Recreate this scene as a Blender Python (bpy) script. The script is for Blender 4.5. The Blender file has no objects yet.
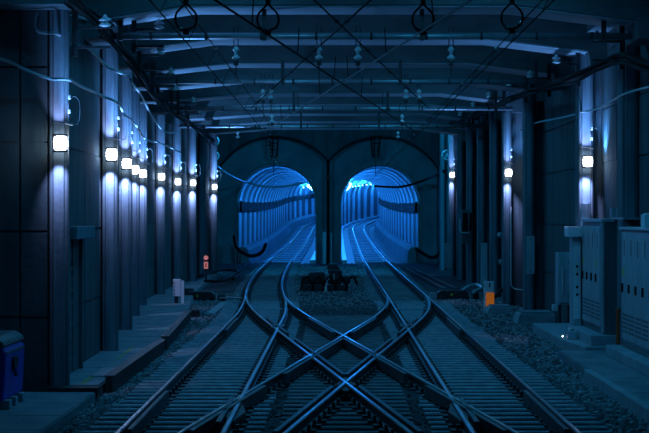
import bpy, bmesh, math, random
from mathutils import Vector
random.seed(7)
sc = bpy.context.scene
COL = sc.collection
PI = math.pi

# ------------------------------------------------------------------ camera / world / light / exposure
F = 2000.0; CX, CY = 337.0, 215.0; CAMZ = 2.33      # focal length in pixels, vanishing point, eye height over the rails
cam = bpy.data.cameras.new('camera'); camo = bpy.data.objects.new('camera', cam); COL.objects.link(camo)
camo.location = (0, 0, CAMZ); camo.rotation_euler = (PI / 2, 0, 0)
cam.sensor_width = 36; cam.lens = F / 649 * 36; cam.clip_end = 600
cam.shift_x = -(CX - 324.5) / 649; cam.shift_y = (CY - 216.5) / 649
sc.camera = camo
w = bpy.data.worlds.new('world'); sc.world = w; w.use_nodes = True
bg = w.node_tree.nodes['Background']; bg.inputs[0].default_value = (.01, .10, .26, 1); bg.inputs[1].default_value = .25
sc.view_settings.view_transform = 'Standard'; sc.view_settings.look = 'None'
sc.view_settings.gamma = 1; sc.view_settings.use_curve_mapping = False
sc.view_settings.exposure = 0.0
LAMP_COL = (.48, .51, 1.0); LAMP_W = 34.0
FILL_COL = (.009, .30, .62); REAR_FILL_W = 16; ROOF_FILL_W = 52  # fill light of the unseen added lamps, behind and overhead
TUNNEL_COL = (.012, .25, 1.0); TUNNEL_W = 140

# ------------------------------------------------------------------ helpers
def P(x, y, Y):            # a point at depth Y from where it stands in the picture
    return Vector(((x - CX) * Y / F, Y, CAMZ - (y - CY) * Y / F))
def PX(x, y, X):           # the same with its sideways distance known
    return P(x, y, X * F / (x - CX))

class MB:
    def __init__(s): s.v = []; s.f = []
    def add(s, vs, fs):
        n = len(s.v); s.v += [tuple(v) for v in vs]; s.f += [tuple(i + n for i in f) for f in fs]; return s
    def box(s, x0, x1, y0, y1, z0, z1):
        return s.add([(x0,y0,z0),(x1,y0,z0),(x1,y1,z0),(x0,y1,z0),(x0,y0,z1),(x1,y0,z1),(x1,y1,z1),(x0,y1,z1)],
                     [(3,2,1,0),(4,5,6,7),(0,1,5,4),(1,2,6,5),(2,3,7,6),(3,0,4,7)])
    def prism(s, poly, axis, a, b):      # poly of 2-D points, extruded along axis from a to b
        n = len(poly)
        def p3(u, v, t): return {'x': (t,u,v), 'y': (u,t,v), 'z': (u,v,t)}[axis]
        vs = [p3(u,v,a) for u,v in poly] + [p3(u,v,b) for u,v in poly]
        return s.add(vs, [tuple(range(n)), tuple(range(2*n-1, n-1, -1))] + [(i, (i+1)%n, n+(i+1)%n, n+i) for i in range(n)])
    def tube(s, pts, r, n=8, cap=True):
        pts = [Vector(p) for p in pts]; rings = []
        for i, p in enumerate(pts):
            t = (pts[min(i+1, len(pts)-1)] - pts[max(i-1, 0)]).normalized()
            up = Vector((0,0,1)) if abs(t.z) < .9 else Vector((0,1,0))
            a = t.cross(up).normalized(); b = a.cross(t)
            rr = r[i] if isinstance(r, (list, tuple)) else r
            rings.append([p + a*rr*math.cos(2*PI*k/n) + b*rr*math.sin(2*PI*k/n) for k in range(n)])
        vs = [v for g in rings for v in g]
        fs = [(i*n+k, i*n+(k+1)%n, (i+1)*n+(k+1)%n, (i+1)*n+k) for i in range(len(pts)-1) for k in range(n)]
        if cap: fs += [tuple(range(n-1,-1,-1)), tuple((len(pts)-1)*n+k for k in range(n))]
        return s.add(vs, fs)
    def lathe(s, prof, c=(0,0,0), n=12, axis='z'):      # prof: (radius, height)
        vs = []
        for r, h in prof:
            for k in range(n):
                a = 2*PI*k/n; u, v = r*math.cos(a), r*math.sin(a)
                q = {'z': (u,v,h), 'y': (u,h,v), 'x': (h,u,v)}[axis]
                vs.append((c[0]+q[0], c[1]+q[1], c[2]+q[2]))
        fs = [(i*n+k, i*n+(k+1)%n, (i+1)*n+(k+1)%n, (i+1)*n+k) for i in range(len(prof)-1) for k in range(n)]
        fs += [tuple(range(n-1,-1,-1)), tuple((len(prof)-1)*n+k for k in range(n))]
        return s.add(vs, fs)
    def sweep(s, path, prof):            # closed profile (side, up) carried along a level path
        path = [Vector(p) for p in path]; n = len(prof); vs = []
        for i, p in enumerate(path):
            t = path[min(i+1, len(path)-1)] - path[max(i-1, 0)]
            t = Vector((t.x, t.y, 0)).normalized(); sd = Vector((t.y, -t.x, 0))
            vs += [p + sd*u + Vector((0,0,v)) for u, v in prof]
        fs = [(i*n+k, i*n+(k+1)%n, (i+1)*n+(k+1)%n, (i+1)*n+k) for i in range(len(path)-1) for k in range(n)]
        fs += [tuple(range(n)), tuple((len(path)-1)*n+k for k in range(n-1,-1,-1))]
        return s.add(vs, fs)
    def mesh(s, name, m, off=(0,0,0), smooth=False, bevel=0):
        me = bpy.data.meshes.new(name)
        me.from_pydata([(v[0]-off[0], v[1]-off[1], v[2]-off[2]) for v in s.v], [], s.f)
        bm = bmesh.new(); bm.from_mesh(me); bmesh.ops.recalc_face_normals(bm, faces=bm.faces)
        if bevel: bmesh.ops.bevel(bm, geom=bm.edges[:], offset=bevel, segments=1, affect='EDGES')
        bm.to_mesh(me); bm.free()
        if smooth:
            for p in me.polygons: p.use_smooth = True
        me.materials.append(m); return me
    def build(s, name, m, parent=None, smooth=False, bevel=0, origin=None):
        off = wl(parent) if parent else (origin or (0,0,0))
        if parent and origin: off = origin
        o = bpy.data.objects.new(name, s.mesh(name, m, off, smooth, bevel)); COL.objects.link(o)
        if parent:
            o.parent = parent; pw = wl(parent); o.location = Vector(off) - pw
        else: o.location = off
        o['_w'] = tuple(off)
        return o
def wl(o): return Vector(o['_w'])
def tag(o, label, cat, group=None):
    o['label'] = label; o['category'] = cat
    if group: o['group'] = group
    return o
def thing(name, label, cat, loc=(0,0,0), group=None):
    o = bpy.data.objects.new(name, None); COL.objects.link(o); o.location = loc; o['_w'] = tuple(loc)
    o.empty_display_size = .2
    return tag(o, label, cat, group)
def struct(o): o['kind'] = 'structure'; return o
def piece(name, me, parent, loc, rz=0):     # another object on shared mesh data
    o = bpy.data.objects.new(name, me); COL.objects.link(o); o.parent = parent
    o.location = Vector(loc) - wl(parent); o.rotation_euler.z = rz; o['_w'] = tuple(loc); return o
def copy_tree(root, loc, label=None, group=None, rz=None, scale=None):
    r = root.copy(); COL.objects.link(r); r.location = loc; r['_w'] = tuple(loc)
    if rz is not None: r.rotation_euler.z = rz
    if scale: r.scale = (scale,)*3
    if label: r['label'] = label
    if group: r['group'] = group
    for ch in root.children:
        c = ch.copy(); COL.objects.link(c); c.parent = r
        for g in ch.children:
            d = g.copy(); COL.objects.link(d); d.parent = c
    return r
def pl(pts):                # smooth interpolation through (t, value) points
    def f(t):
        if t <= pts[0][0]: return pts[0][1]
        if t >= pts[-1][0]: return pts[-1][1]
        for i in range(len(pts)-1):
            if pts[i][0] <= t <= pts[i+1][0]:
                (t0,v0),(t1,v1) = pts[i], pts[i+1]
                def sl(j):
                    if j <= 0 or j >= len(pts)-1: return 0 if len(pts) < 3 else (pts[min(j+1,len(pts)-1)][1]-pts[max(j-1,0)][1])/(pts[min(j+1,len(pts)-1)][0]-pts[max(j-1,0)][0])
                    return (pts[j+1][1]-pts[j-1][1])/(pts[j+1][0]-pts[j-1][0])
                h = t1-t0; u = (t-t0)/h
                return (2*u**3-3*u**2+1)*v0+(u**3-2*u**2+u)*h*sl(i)+(-2*u**3+3*u**2)*v1+(u**3-u**2)*h*sl(i+1)
    return f
def lin(pts):
    def f(t):
        if t <= pts[0][0]: return pts[0][1]
        for (a,va),(b,vb) in zip(pts, pts[1:]):
            if t <= b: return va+(vb-va)*(t-a)/(b-a)
        return pts[-1][1]
    return f
def spline(pts, n=8):       # Catmull-Rom through 3-D points
    pts = [Vector(p) for p in pts]; q = [pts[0]*2-pts[1]] + pts + [pts[-1]*2-pts[-2]]; out = []
    for i in range(1, len(q)-2):
        for k in range(n):
            t = k/n; a,b,c,d = q[i-1],q[i],q[i+1],q[i+2]
            out.append(.5*((2*b)+(c-a)*t+(2*a-5*b+4*c-d)*t*t+(3*b-a-3*c+d)*t**3))
    return out+[pts[-1]]
def frange(a, b, st):
    n = max(1, round((b-a)/st)); return [a+(b-a)*i/n for i in range(n+1)]

# ------------------------------------------------------------------ materials
def mat(name, c1, c2=None, rough=.8, metal=0, scale=(3,3,3), bump=0, bscale=30, spec=.5, detail=4, emit=None, estr=0):
    m = bpy.data.materials.new(name); m.use_nodes = True; nt = m.node_tree; b = nt.nodes['Principled BSDF']
    b.inputs['Roughness'].default_value = rough; b.inputs['Metallic'].default_value = metal
    b.inputs['Specular IOR Level'].default_value = spec
    g = nt.nodes.new('ShaderNodeNewGeometry')
    if c2 is None: b.inputs['Base Color'].default_value = (*c1, 1)
    else:
        mp = nt.nodes.new('ShaderNodeMapping'); mp.inputs['Scale'].default_value = scale
        nt.links.new(g.outputs['Position'], mp.inputs['Vector'])
        n = nt.nodes.new('ShaderNodeTexNoise'); n.inputs['Scale'].default_value = 1; n.inputs['Detail'].default_value = detail
        n.inputs['Roughness'].default_value = .62
        nt.links.new(mp.outputs[0], n.inputs['Vector'])
        r = nt.nodes.new('ShaderNodeValToRGB'); r.color_ramp.elements[0].position = .34; r.color_ramp.elements[1].position = .68
        r.color_ramp.elements[0].color = (*c2, 1); r.color_ramp.elements[1].color = (*c1, 1)
        nt.links.new(n.outputs[0], r.inputs[0]); nt.links.new(r.outputs[0], b.inputs['Base Color'])
    if bump:
        n2 = nt.nodes.new('ShaderNodeTexNoise'); n2.inputs['Scale'].default_value = bscale; n2.inputs['Detail'].default_value = 3
        nt.links.new(g.outputs['Position'], n2.inputs['Vector'])
        bp = nt.nodes.new('ShaderNodeBump'); bp.inputs['Strength'].default_value = bump; bp.inputs['Distance'].default_value = .03
        nt.links.new(n2.outputs[0], bp.inputs['Height']); nt.links.new(bp.outputs[0], b.inputs['Normal'])
    if emit:
        b.inputs['Emission Color'].default_value = (*emit, 1); b.inputs['Emission Strength'].default_value = estr
    return m
M = dict(
    wall=mat('wall_concrete', (.085,.14,.165), (.04,.075,.09), .85, scale=(2.2,2.2,.5), bump=.25, bscale=9),
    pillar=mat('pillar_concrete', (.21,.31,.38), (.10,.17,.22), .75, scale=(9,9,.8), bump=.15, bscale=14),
    pillard=mat('pillar_concrete_unlit', (.13,.20,.24), (.07,.12,.15), .8, scale=(9,9,.8), bump=.15, bscale=14),  # darker copy for the edges outside the painted lamplit strip
    soffit=mat('soffit_lit_tone', (.56,.70,.80), (.38,.50,.60), .6, scale=(.8,2,2)),  # pale tone paints in the light on the beam undersides
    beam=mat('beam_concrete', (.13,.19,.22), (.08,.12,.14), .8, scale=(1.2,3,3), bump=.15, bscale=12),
    ceil=mat('ceiling_concrete', (.20,.27,.31), (.12,.17,.20), .9, scale=(1,1,1)),
    portal=mat('portal_concrete', (.22,.32,.36), (.12,.19,.23), .85, scale=(.9,.9,.7), bump=.2, bscale=6),
    lining=mat('lining_concrete', (.06,.09,.12), (.035,.06,.08), .6, scale=(1.2,.5,.4), bump=.1, bscale=5),
    rib=mat('rib_steel', (.62,.72,.78), (.42,.52,.60), .45, scale=(3,3,1)),
    ballast=mat('ballast', (.055,.07,.085), (.012,.018,.024), .9, scale=(14,14,14), bump=.8, bscale=26),
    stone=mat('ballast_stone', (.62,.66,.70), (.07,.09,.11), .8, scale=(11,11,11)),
    dstone=mat('dark_ballast_stone', (.10,.12,.14), (.02,.03,.035), .8, scale=(11,11,11)),  # darker stone for the gaps between the sleepers
    sleeper=mat('sleeper_concrete', (.38,.44,.50), (.20,.25,.30), .75, scale=(6,3,6), bump=.2, bscale=20),
    timber=mat('turnout_timber', (.24,.28,.31), (.08,.10,.12), .8, scale=(3,14,6), bump=.2, bscale=20),
    railhead=mat('rail_steel_polished', (.50,.54,.58), (.26,.29,.32), .3, 1, scale=(30,1.0,10)),
    railside=mat('rail_steel_rusty', (.10,.12,.14), (.04,.05,.06), .5, .3, scale=(12,2,12)),
    iron=mat('cast_iron_dark', (.065,.075,.085), (.025,.03,.035), .55, .5, scale=(9,9,9)),
    black=mat('black_rubber', (.008,.009,.01), None, .7, spec=.2),
    cable=mat('grey_cable_sheath', (.50,.56,.62), None, .4),
    dcable=mat('dark_cable_sheath', (.012,.014,.016), None, .8, spec=.15),
    wire=mat('copper_wire_dark', (.015,.015,.016), None, .8, spec=.1),
    bwire=mat('bright_wire', (.5,.55,.6), None, .35, .7),
    galv=mat('galvanised_steel', (.42,.47,.52), (.30,.35,.40), .4, .55, scale=(7,7,7)),
    porc=mat('porcelain_glaze', (.70,.75,.80), None, .15),
    cab=mat('cabinet_paint', (.50,.62,.68), (.34,.44,.50), .45, scale=(5,5,1.2)),
    cabd=mat('cabinet_paint_dark', (.13,.18,.20), (.09,.13,.15), .5, scale=(5,5,1)),
    violet=mat('violet_blue_paint', (.05,.07,.62), (.04,.05,.45), .5, scale=(4,4,2)),
    white=mat('white_paint', (.92,.92,.94), (.80,.80,.86), .5, scale=(18,18,18)),
    kerb=mat('kerb_concrete', (.40,.47,.52), (.26,.32,.37), .8, scale=(4,4,4), bump=.2, bscale=18),
    walk=mat('walkway_concrete', (.25,.31,.35), (.15,.20,.24), .8, scale=(2.5,1.0,2), bump=.2, bscale=18),
    yellow=mat('yellow_line_paint', (.55,.42,.05), (.28,.24,.08), .7, scale=(12,12,12)),
    sticker=mat('yellow_sticker', (.70,.72,.10), None, .5),
    orange=mat('orange_added_glow', (.95,.30,.03), None, .45, emit=(1,.22,.015), estr=.22),  # glow added to keep the panel orange under blue light
    red=mat('red_orange_plastic', (.80,.10,.03), None, .45),
    pink=mat('pink_added_glow', (.8,.35,.32), None, .4, emit=(1,.28,.25), estr=.35),  # unlit marker given some glow so its pink survives the blue light
    glass=mat('lamp_glass', (.8,.85,.9), None, .3, emit=(.86,.88,1), estr=14),
    tglass=mat('tunnel_lamp_glass', (.8,.9,1), None, .3, emit=(.35,.8,1), estr=6),
    door=mat('door_paint', (.12,.16,.18), (.08,.11,.13), .6, scale=(3,3,1)),
)
def add_light(name, typ, loc, col, power, parent=None, size=.04, rot=None, **kw):
    l = bpy.data.lights.new(name, typ); l.color = col; l.energy = power
    if typ in ('POINT', 'SPOT'): l.shadow_soft_size = size
    if typ == 'SPOT': l.spot_size = kw.get('cone', 2.6); l.spot_blend = 1.0
    if typ == 'AREA': l.shape = 'RECTANGLE'; l.size = size; l.size_y = kw.get('size_y', size)
    o = bpy.data.objects.new(name, l); COL.objects.link(o)
    if parent: o.parent = parent; o.location = Vector(loc) - wl(parent)
    else: o.location = loc
    if rot: o.rotation_euler = rot
    o['_w'] = tuple(loc)
    return o

# ------------------------------------------------------------------ plan of the place
YP = 105.0                                   # the end wall with the two bores
zt = lambda Y: .0001*(Y-100)**2 if Y > 100 else 0.0     # the line climbs inside the bores
bend = lambda Y: (Y-195)**2/700 if Y > 195 else 0.0     # and turns right
_ml = pl([(0,-1.79),(34,-1.79),(42,-1.79),(48,-1.81),(55,-1.98),(62,-2.25),(70,-2.5),(78,-2.66),(86,-2.78),(96,-2.88),(106,-2.95),(120,-3.0),(140,-3.0),(160,-3.0)])
_mr = pl([(0,2.03),(50,2.03),(58,2.03),(80,1.99),(106,2.0),(140,2.06),(160,2.08)])
XL = lambda Y: _ml(Y)+bend(Y)
XR = lambda Y: _mr(Y)+bend(Y)
TL = lambda Y: -3.16+bend(Y)                 # bore centre lines
TR = lambda Y: 2.26+bend(Y)
def herm(Y, a, b):
    (t0,v0,s0),(t1,v1,s1) = a, b; h = t1-t0; u = (Y-t0)/h
    return (2*u**3-3*u**2+1)*v0+(u**3-2*u**2+u)*h*s0+(-2*u**3+3*u**2)*v1+(u**3-u**2)*h*s1
SLP, YC, XC = .1046, 33.4, .12
def XA(Y):                                   # crossover running left-near to right-far
    if Y < 22.8: return herm(Y, (7,-1.79,0), (22.8,XC+SLP*(22.8-YC),SLP))
    if Y > 44: return herm(Y, (44,XC+SLP*(44-YC),SLP), (59.5,2.03,0))
    return XC+SLP*(Y-YC)
def XB(Y):
    if Y < 22.8: return herm(Y, (7,2.03,0), (22.8,XC-SLP*(22.8-YC),-SLP))
    if Y > 44: return herm(Y, (44,XC-SLP*(44-YC),-SLP), (60,XL(60),-.037))
    return XC-SLP*(Y-YC)
PILL = [(28.0,69),(35.0,118),(41.4,132),(47.2,139.5),(52.6,147),(60.0,165),(67.0,181),(72.5,196),(76.5,205.5),(82.0,217)]
PILL = [(Y, (x-CX)*Y/F) for Y, x in PILL]
WL = [(28.0,-4.1)]+[(Y, X-.34) for Y, X in PILL[1:]]+[(88,-5.6),(YP,-6.3)]
XWL = lin(WL)
WRX = 5.25
FR = [22.4,27.2,32.5,38.6,44.8,50.4,56.0,61.6,67.2,72.8,78.2]         # frames of the roof
HB = 5.75                                    # soffit of the roof beams

# ------------------------------------------------------------------ floor
def ground():
    mb = MB(); xs = frange(-7.5, 6.5, .14); ys = frange(-12, 19, 1.0)[:-1]+frange(19, 60, .16)[:-1]+frange(60, YP+1, .6)
    nx = len(xs)
    def h(x, Y):
        z = -.205 - .03*max(0, min(1, (Y-54)/4))       # ballast fills the cribs almost to the sleeper tops
        if abs(x-.1) > 3.2: z = -.225
        return z + random.uniform(-.018, .018)
    mb.v = [(x, Y, h(x, Y)) for Y in ys for x in xs]
    mb.f = [(j*nx+i, j*nx+i+1, (j+1)*nx+i+1, (j+1)*nx+i) for j in range(len(ys)-1) for i in range(nx-1)]
    return struct(mb.build('floor', M['ballast']))
floor = ground()

# ------------------------------------------------------------------ walls
def wall_strip(mb, pts, thick, z0, z1):      # pts (X, Y) of the inner face; thick > 0 to the right of travel
    for (x0,y0),(x1,y1) in zip(pts, pts[1:]):
        d = Vector((x1-x0, y1-y0, 0)).normalized(); n = Vector((d.y, -d.x, 0))*thick
        mb.prism([(x0,y0),(x1,y1),(x1+n.x,y1+n.y),(x0+n.x,y0+n.y)], 'z', z0, z1)
def wall_panels(parent, a, b, side, cols, rows, proud=.03, m='wall'):    # cast panels with recessed joints between
    (x0,y0),(x1,y1) = a, b; d = Vector((x1-x0, y1-y0, 0)); L = d.length; d.normalize(); n = Vector((d.y,-d.x,0))*side
    for i in range(cols):
        for z0, z1 in zip(rows, rows[1:]):
            p = Vector((x0,y0,0))+d*(L*i/cols+.014); q = Vector((x0,y0,0))+d*(L*(i+1)/cols-.014)
            e = proud*random.uniform(.7, 1.25)
            mb = MB().prism([(p.x,p.y),(q.x,q.y),(q.x+n.x*e,q.y+n.y*e),(p.x+n.x*e,p.y+n.y*e)], 'z', z0+.014, z1-.014)
            mb.build('panel', M[m], parent)
ROWS = [-.3, .9, 2.1, 3.35, 4.4, 5.5, 6.5]
mb = MB(); lp = [(-5.6,-12),(-5.6,28),(-4.1,28)]
wall_strip(mb, [(-5.6,-12),(-5.6,28)], -.3, -.4, 6.6)
mb.box(-5.9, -4.1, 28, 28.3, -.4, 6.6)
wall_strip(mb, [(X,Y) for Y,X in WL], -.35, -.4, 7.4)
wall_left = struct(mb.build('wall_left', M['wall']))
wall_panels(wall_left, (-5.6,28), (-4.04,28), 1, 4, ROWS)
wall_panels(wall_left, (-5.6,10), (-5.6,28), 1, 6, ROWS)
for (Y0,X0),(Y1,X1) in zip(WL, WL[1:]):
    wall_panels(wall_left, (X0,Y0), (X1,Y1), 1, 3 if Y0 < 50 else 2, ROWS)
mb = MB(); wall_strip(mb, [(WRX,-12),(WRX,YP+1)], .35, -.4, 7.4)
wall_right = struct(mb.build('wall_right', M['wall']))
for Y0 in [16.8+5.6*k for k in range(15)]:
    wall_panels(wall_right, (WRX,Y0), (WRX,Y0+5.6), -1, 3 if Y0 < 50 else 2, ROWS)
# pilasters: a front plate on a web, standing off the wall
for i, (Y, X) in enumerate(PILL):
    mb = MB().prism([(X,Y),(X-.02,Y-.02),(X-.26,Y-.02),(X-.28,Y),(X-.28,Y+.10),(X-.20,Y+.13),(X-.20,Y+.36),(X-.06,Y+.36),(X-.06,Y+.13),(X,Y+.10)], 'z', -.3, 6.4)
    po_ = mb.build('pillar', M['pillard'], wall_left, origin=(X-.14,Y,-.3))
    MB().prism([(X-.055,Y-.02),(X-.07,Y-.045),(X-.21,Y-.045),(X-.225,Y-.02)], 'z', -.3, 6.4).build('pillar_lit_strip', M['pillar'], po_)  # narrow paler strip added to imitate the lamplit core
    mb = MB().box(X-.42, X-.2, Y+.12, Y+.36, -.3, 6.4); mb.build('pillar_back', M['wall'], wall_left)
PILR = [(22.4,4.74),(28.0,4.76),(34.6,4.93),(39.2,4.74),(50.4,4.74),(56.0,4.66),(61.6,4.74),(67.2,4.74),(72.8,4.74),(78.4,4.72),(84.0,4.7),(92,4.75)]
for Y, X in PILR:
    ww = .28 if Y < 50 else .22
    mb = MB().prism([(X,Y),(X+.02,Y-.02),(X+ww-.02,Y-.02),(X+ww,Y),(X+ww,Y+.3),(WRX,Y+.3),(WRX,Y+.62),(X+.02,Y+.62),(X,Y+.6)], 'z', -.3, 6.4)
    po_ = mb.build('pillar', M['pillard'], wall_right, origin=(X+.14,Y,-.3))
    MB().prism([(X+.05,Y-.02),(X+.065,Y-.045),(X+ww-.065,Y-.045),(X+ww-.05,Y-.02)], 'z', -.3, 6.4).build('pillar_lit_strip', M['pillar'], po_)  # same paler strip, lamplight put into the colour
# door bay in the first bay of the left wall
dx = -4.05
door = struct(thing('door_1', 'dark steel door in the side wall behind the first lamp pillar', 'door', (dx,30.2,-.05)))
for k in ('label','category'): del door[k]
MB().box(dx-.02,dx+.05,29.45,30.15,-.05,1.95).build('door_leaf', M['door'], door, bevel=.006)
MB().box(dx-.02,dx+.05,30.32,31.0,-.05,1.95).build('door_leaf', M['door'], door, bevel=.006)
for a in (29.30,31.0): MB().box(dx-.02,dx+.10,a,a+.14,-.05,2.05).build('door_jamb', M['wall'], door)
MB().box(dx-.02,dx+.26,29.2,31.3,1.97,2.16).build('lintel', M['pillar'], door, bevel=.01)
for k in range(9): MB().box(dx+.05,dx+.07,29.5,30.1,.15+.17*k,.2+.17*k).build('louvre', M['door'], door)

# ------------------------------------------------------------------ roof
mb = MB().box(-7.2, 6.2, -12, 80, 6.5, 6.8).box(-7.2, 6.2, 80, YP+1, 7.1, 7.4).box(-7.2, 6.2, 79.6, 80, 6.5, 7.4)
ceiling = struct(mb.build('ceiling', M['ceil']))
beamX = lin([(22,-3.6),(33.6,-3.82),(39.2,-3.98),(44.8,-4.32),(50.4,-4.6),(56,-4.85),(61.6,-5.1),(67,-5.2),(80,-5.5)])
for Y in FR:
    wl_ = XWL(Y) if Y > 28 else (-5.6); xl = max(beamX(Y), wl_+.3)
    poly = [(wl_,6.52),(wl_,5.2),(xl-.02,5.2),(xl,5.54),(-2.4,HB),(2.9,HB),(4.86,5.5),(4.9,5.2),(WRX,5.2),(WRX,6.52)]
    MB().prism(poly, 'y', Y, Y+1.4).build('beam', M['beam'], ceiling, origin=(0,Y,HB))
    MB().prism([(xl+.02,5.538),(-2.4,HB-.004),(2.9,HB-.004),(4.84,5.498),(4.84,5.478),(2.9,HB-.03),(-2.4,HB-.03),(xl+.02,5.515)], 'y', Y+.06, Y+1.34).build('soffit_lit_face', M['soffit'], ceiling, origin=(0,Y,HB))  # thin sheet that carries the painted light of the soffit
    # chamfered fillet where beam meets slab
    MB().prism([(Y-.22,6.51),(Y,6.28),(Y,6.51)], 'x', xl, 4.9).build('fillet', M['ceil'], ceiling)
# longitudinal edge girders over the pilasters
for (Y0, Y1) in zip(FR, FR[1:]):
    MB().box(4.82, WRX, Y0+1.41, Y1-.01, 5.85, 6.52).build('edge_girder', M['ceil'], ceiling)
    if Y0 > 28: MB().prism([(XWL(Y0+1.41),Y0+1.41),(XWL(Y1),Y1-.01),(beamX(Y1)-.05,Y1-.01),(beamX(Y0)-.05,Y0+1.41)], 'z', 5.9, 6.52).build('edge_girder', M['ceil'], ceiling)

# ------------------------------------------------------------------ end wall with the two bores
HWID, ZS, ZF = 2.08, 2.88, -.3
def holes_wall(y0, y1, hw, R, zs, x0, x1, z1, name, m, legs):
    def top(x):
        t = None
        for c in (-3.16, 2.26):
            d = abs(x-c)
            if d < R-1e-6: h = zs+math.sqrt(R*R-d*d); t = h if t is None else max(t, h)
        return t
    xs = set([x0, x1])
    for c in (-3.16, 2.26):
        for k in range(41): xs.add(round(c-R*math.cos(PI*k/40), 4))
        xs.add(c-R-1e-4); xs.add(c+R+1e-4)
    xs = sorted(x for x in xs if x0 <= x <= x1); mb = MB()
    for a, b in zip(xs, xs[1:]):
        if b-a < 1e-7: continue
        ma = top((a+b)/2)
        if ma is None: za = zb = -.35
        else:
            za = top(a); zb = top(b); za = zs if za is None else za; zb = zs if zb is None else zb
        vs = [(a,y0,za),(b,y0,zb),(b,y0,z1),(a,y0,z1),(a,y1,za),(b,y1,zb),(b,y1,z1),(a,y1,z1)]
        mb.add(vs, [(0,1,2,3),(7,6,5,4),(0,4,5,1)] + ([] if True else []))
        if ma is None:
            mb.add([vs[0],vs[4],vs[7],vs[3]], [(0,1,2,3)]); mb.add([vs[1],vs[5],vs[6],vs[2]], [(0,1,2,3)])
    me = mb.build(name, M[m]); return me
wall_end = struct(holes_wall(YP, YP+.7, HWID, HWID, ZS, -7.2, 6.0, 7.3, 'wall_end', 'portal', True))
sp = holes_wall(YP-1.1, YP-.02, 3.5, 3.5, 2.9, -6.9, 5.9, 7.1, 'spandrel', 'wall', False)  # darker concrete paints in shade above the lit bore faces
sp.parent = wall_end
# lips round the bore mouths, cast joints on the face
for c in (-3.16, 2.26):
    pts_o = [(c-HWID-.16,-.3)]+[(c-(HWID+.16)*math.cos(PI*k/28), ZS+(HWID+.16)*math.sin(PI*k/28)) for k in range(29)]+[(c+HWID+.16,-.3)]
    pts_i = [(c-HWID,-.3)]+[(c-HWID*math.cos(PI*k/28), ZS+HWID*math.sin(PI*k/28)) for k in range(29)]+[(c+HWID,-.3)]
    mb = MB(); n = len(pts_o)
    vs = [(x,YP-.09,z) for x,z in pts_o]+[(x,YP-.09,z) for x,z in pts_i]+[(x,YP+.01,z) for x,z in pts_o]+[(x,YP+.01,z) for x,z in pts_i]
    fs = []
    for i in range(n-1): fs += [(i,i+1,n+i+1,n+i),(2*n+i,2*n+i+1,i+1,i),(n+i,n+i+1,3*n+i+1,3*n+i)]
    mb.add(vs, fs); mb.build('bore_lip', M['cabd'], wall_end)
    # dark soffit rim on the outer vault
    pr = [(c-3.5*math.cos(a), 2.9+3.5*math.sin(a)) for a in [PI*(.16+.68*k/30) for k in range(31)]]
    MB().tube([(x, YP-1.12, z) for x,z in pr if (x < -.45) == (c < 0)], .07, 6).build('vault_rim', M['iron'], wall_end)

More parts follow.
